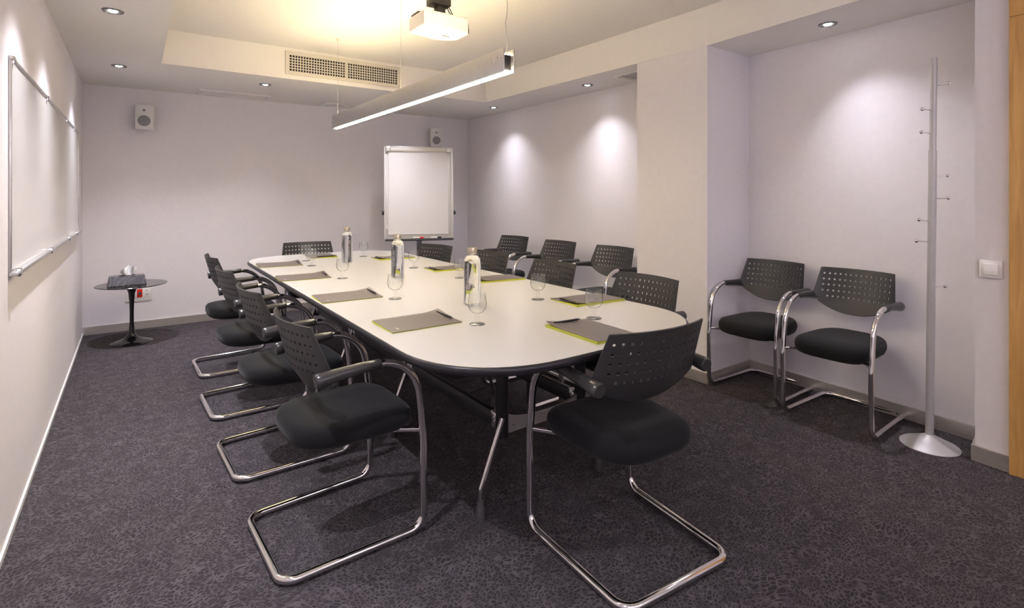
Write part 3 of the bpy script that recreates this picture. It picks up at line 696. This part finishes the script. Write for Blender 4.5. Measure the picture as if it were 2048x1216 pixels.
for x0, x1 in ((-0.080, -0.022), (0.040, 0.085)): bbox('outlet', 'white', (x0, x1, -0.013, -0.009, -0.036, 0.040), t, bevel=0.002)
for z in (-0.012, 0.022): bbox('outlet_slot', 'rubber', (0.056, 0.069, -0.0138, -0.012, z-0.0025, z+0.0025), t)
bm = B(); lathe(bm, [(0.0, 0.0), (0.012, 0.0), (0.014, 0.002), (0.014, -0.001)], 18, cap=False); o = obj('outlet_recess', bm, 'rubber', t); o.rotation_euler = (PI/2, 0, 0); o.location = (0.007, -0.0162, 0)
t = thing('light_switch', 'square white light switch beside the wooden door frame', 'light switch', (3.2205, 0.7015, 0.909), math.radians(6.5))
bbox('plate', 'white', (-0.015, 0.001, -0.040, 0.040, -0.041, 0.041), t, bevel=0.003)
bbox('rocker', 'white', (-0.025, -0.012, -0.024, 0.026, -0.026, 0.024), t, bevel=0.002)

# ------------------------------------------------------------------ flip chart
fx, fy = 2.545, 5.300
t = thing('flip_chart', 'white flip chart easel with a paper pad on a single column', 'flip chart', (fx, fy, 0), math.radians(-21.5))
tilt = math.radians(7)
def tl(o): o.rotation_euler = (-tilt, 0, 0); o.location = (0, 0, 0.775); return o      # leans back from the tray
hw, hb = 0.365, 1.010
tl(bbox('board', 'board', (-hw, hw, -0.010, 0.010, 0.0, hb), t, bevel=0.002))
for s in (-1, 1): tl(bbox('side_frame', 'trimwhite', (s*hw-0.012, s*hw+0.012, -0.016, 0.014, 0.0, hb), t, bevel=0.004))
tl(bbox('paper_pad', 'paper', (-0.330, 0.315, -0.022, -0.010, 0.045, hb-0.03), t))
cl = tl(bbox('clamp_bar', 'grille', (-0.310, 0.310, -0.040, -0.010, hb-0.050, hb-0.010), t, bevel=0.008))
for s in (-1, 1): tl(bbox('clamp_end', 'satin', (s*0.335-0.026, s*0.335+0.026, -0.042, 0.012, hb-0.055, hb+0.004), t, bevel=0.006))
tl(bbox('top_rail', 'satin', (-hw, hw, -0.012, 0.014, hb, hb+0.010), t, bevel=0.002))
tl(bbox('pen_tray', 'rubber', (-hw, hw, -0.075, 0.012, -0.024, -0.004), t, bevel=0.003))
for s in (-1, 1):
    bm = B(); lathe(bm, [(0.0, 0), (0.022, 0), (0.024, 0.006), (0.018, 0.022), (0, 0.024)], 16, cap=False); o = obj('side_knob', bm, 'pen', t, smooth=40)
    o.rotation_euler = (0, s*PI/2, 0); o.location = (s*(hw+0.012), 0.03, 1.055)
bm = B(); box(bm, -0.028, 0.028, 0.022, 0.062, 0.06, 0.80); obj('column', bm, 'ring', t, bevel=0.006)
bm = B(); lathe(bm, [(0.0, 0.10), (0.045, 0.10), (0.05, 0.085), (0.05, 0.05), (0.0, 0.05)], 20, cap=False); obj('hub', bm, 'satin', t, smooth=40, loc=(0, 0.05, 0))
for k in range(5):
    a_ = 2*PI*k/5+0.3; c_, s_ = math.cos(a_), math.sin(a_)
    bm = B(); tube(bm, [(0.04*c_, 0.05+0.04*s_, 0.075), (0.30*c_, 0.05+0.30*s_, 0.060)], 0.016, 8, radii=[0.020, 0.013]); lg = obj('leg', bm, 'satin', t, smooth=40)
    bm = B(); lathe(bm, [(0, -0.010), (0.022, -0.010), (0.025, -0.006), (0.025, 0.006), (0.022, 0.010), (0, 0.010)], 16, cap=False); o = obj('caster', bm, 'rubber', lg, smooth=40); o.rotation_euler = (PI/2, 0, a_); o.location = (0.30*c_, 0.05+0.30*s_, 0.025)
rot = Matrix.Translation((fx, fy, 0)) @ Matrix.Rotation(math.radians(-21.5), 4, 'Z') @ Matrix.Translation((0, 0, 0.775)) @ Matrix.Rotation(-tilt, 4, 'X')
for nm, cm, x, lab in (('marker', 'red', -0.02, 'red marker lying in the flip chart tray'), ('marker', 'pen', 0.17, 'dark marker lying in the flip chart tray')):
    bm = B(); tube(bm, [(-0.05, 0, 0), (0.030, 0, 0), (0.032, 0, 0), (0.06, 0, 0)], 0.008, 10); o = tag(obj(nm, bm, 'white', None, smooth=40), lab, 'marker', 'markers in the flip chart tray')
    bm = B(); tube(bm, [(0.020, 0, 0), (0.062, 0, 0)], 0.0088, 10); obj('cap', bm, cm, o, smooth=40)
    o.matrix_world = rot @ Matrix.Translation((x, -0.050, 0.0060))
o = tag(bbox('board_magnet', 'trimwhite', (-0.012, 0.012, -0.006, 0.006, -0.026, 0.026), None, bevel=0.003), 'small white magnet on the lower corner of the flip chart', 'magnet'); o.matrix_world = rot @ Matrix.Translation((-0.345, -0.0165, 0.13))

# ------------------------------------------------------------------ coat stand
t = thing('coat_stand', 'tall silver coat stand with round base and ball-ended pegs', 'coat stand', (3.232, 0.938, 0))
t.rotation_euler = (0, 0, -YAW)
t.rotation_euler = Matrix.Rotation(-YAW, 4, 'Z').to_euler()
bm = B(); lathe(bm, [(0.122, 0.0), (0.123, 0.004), (0.118, 0.008), (0.070, 0.030), (0.026, 0.052), (0.019, 0.058)], 44); obj('base', bm, 'stand', t, smooth=35)
LEAN = 0.021
def axis(z): return LEAN*(z-0.05)/1.88
bm = B(); tube(bm, [(axis(0.05), 0, 0.05), (axis(1.47), 0, 1.47)], 0.0175, 20); obj('lower_pole', bm, 'stand', t, smooth=50)
bm = B(); tube(bm, [(axis(1.47), 0, 1.47), (axis(1.935), 0, 1.935)], 0.0150, 20); obj('upper_pole', bm, 'stand', t, smooth=50)
def zpix(y): return 1.25-(y-390)/1059*2.637
for x, y, dep in ((1882, 170, -0.05), (1846, 218, 0.0), (1838, 265, -0.02), (1897, 351, 0.0), (1882, 396, -0.05), (1846, 440, 0.02), (1835, 482, 0.0), (1892, 573, 0.0)):
    z = zpix(y); xx = (x-1860.5)/1059*2.637
    s = 1 if xx > axis(z) else -1
    bm = B(); tube(bm, [(axis(z)+s*0.012, 0, z-0.004), (xx, dep, z)], 0.0032, 8); pg = obj('peg', bm, 'chrome', t, smooth=50)
    bm = B(); bmesh.ops.create_uvsphere(bm, u_segments=14, v_segments=10, radius=0.0095); obj('peg_ball', bm, 'chrome', pg, smooth=60, loc=(xx, dep, z))
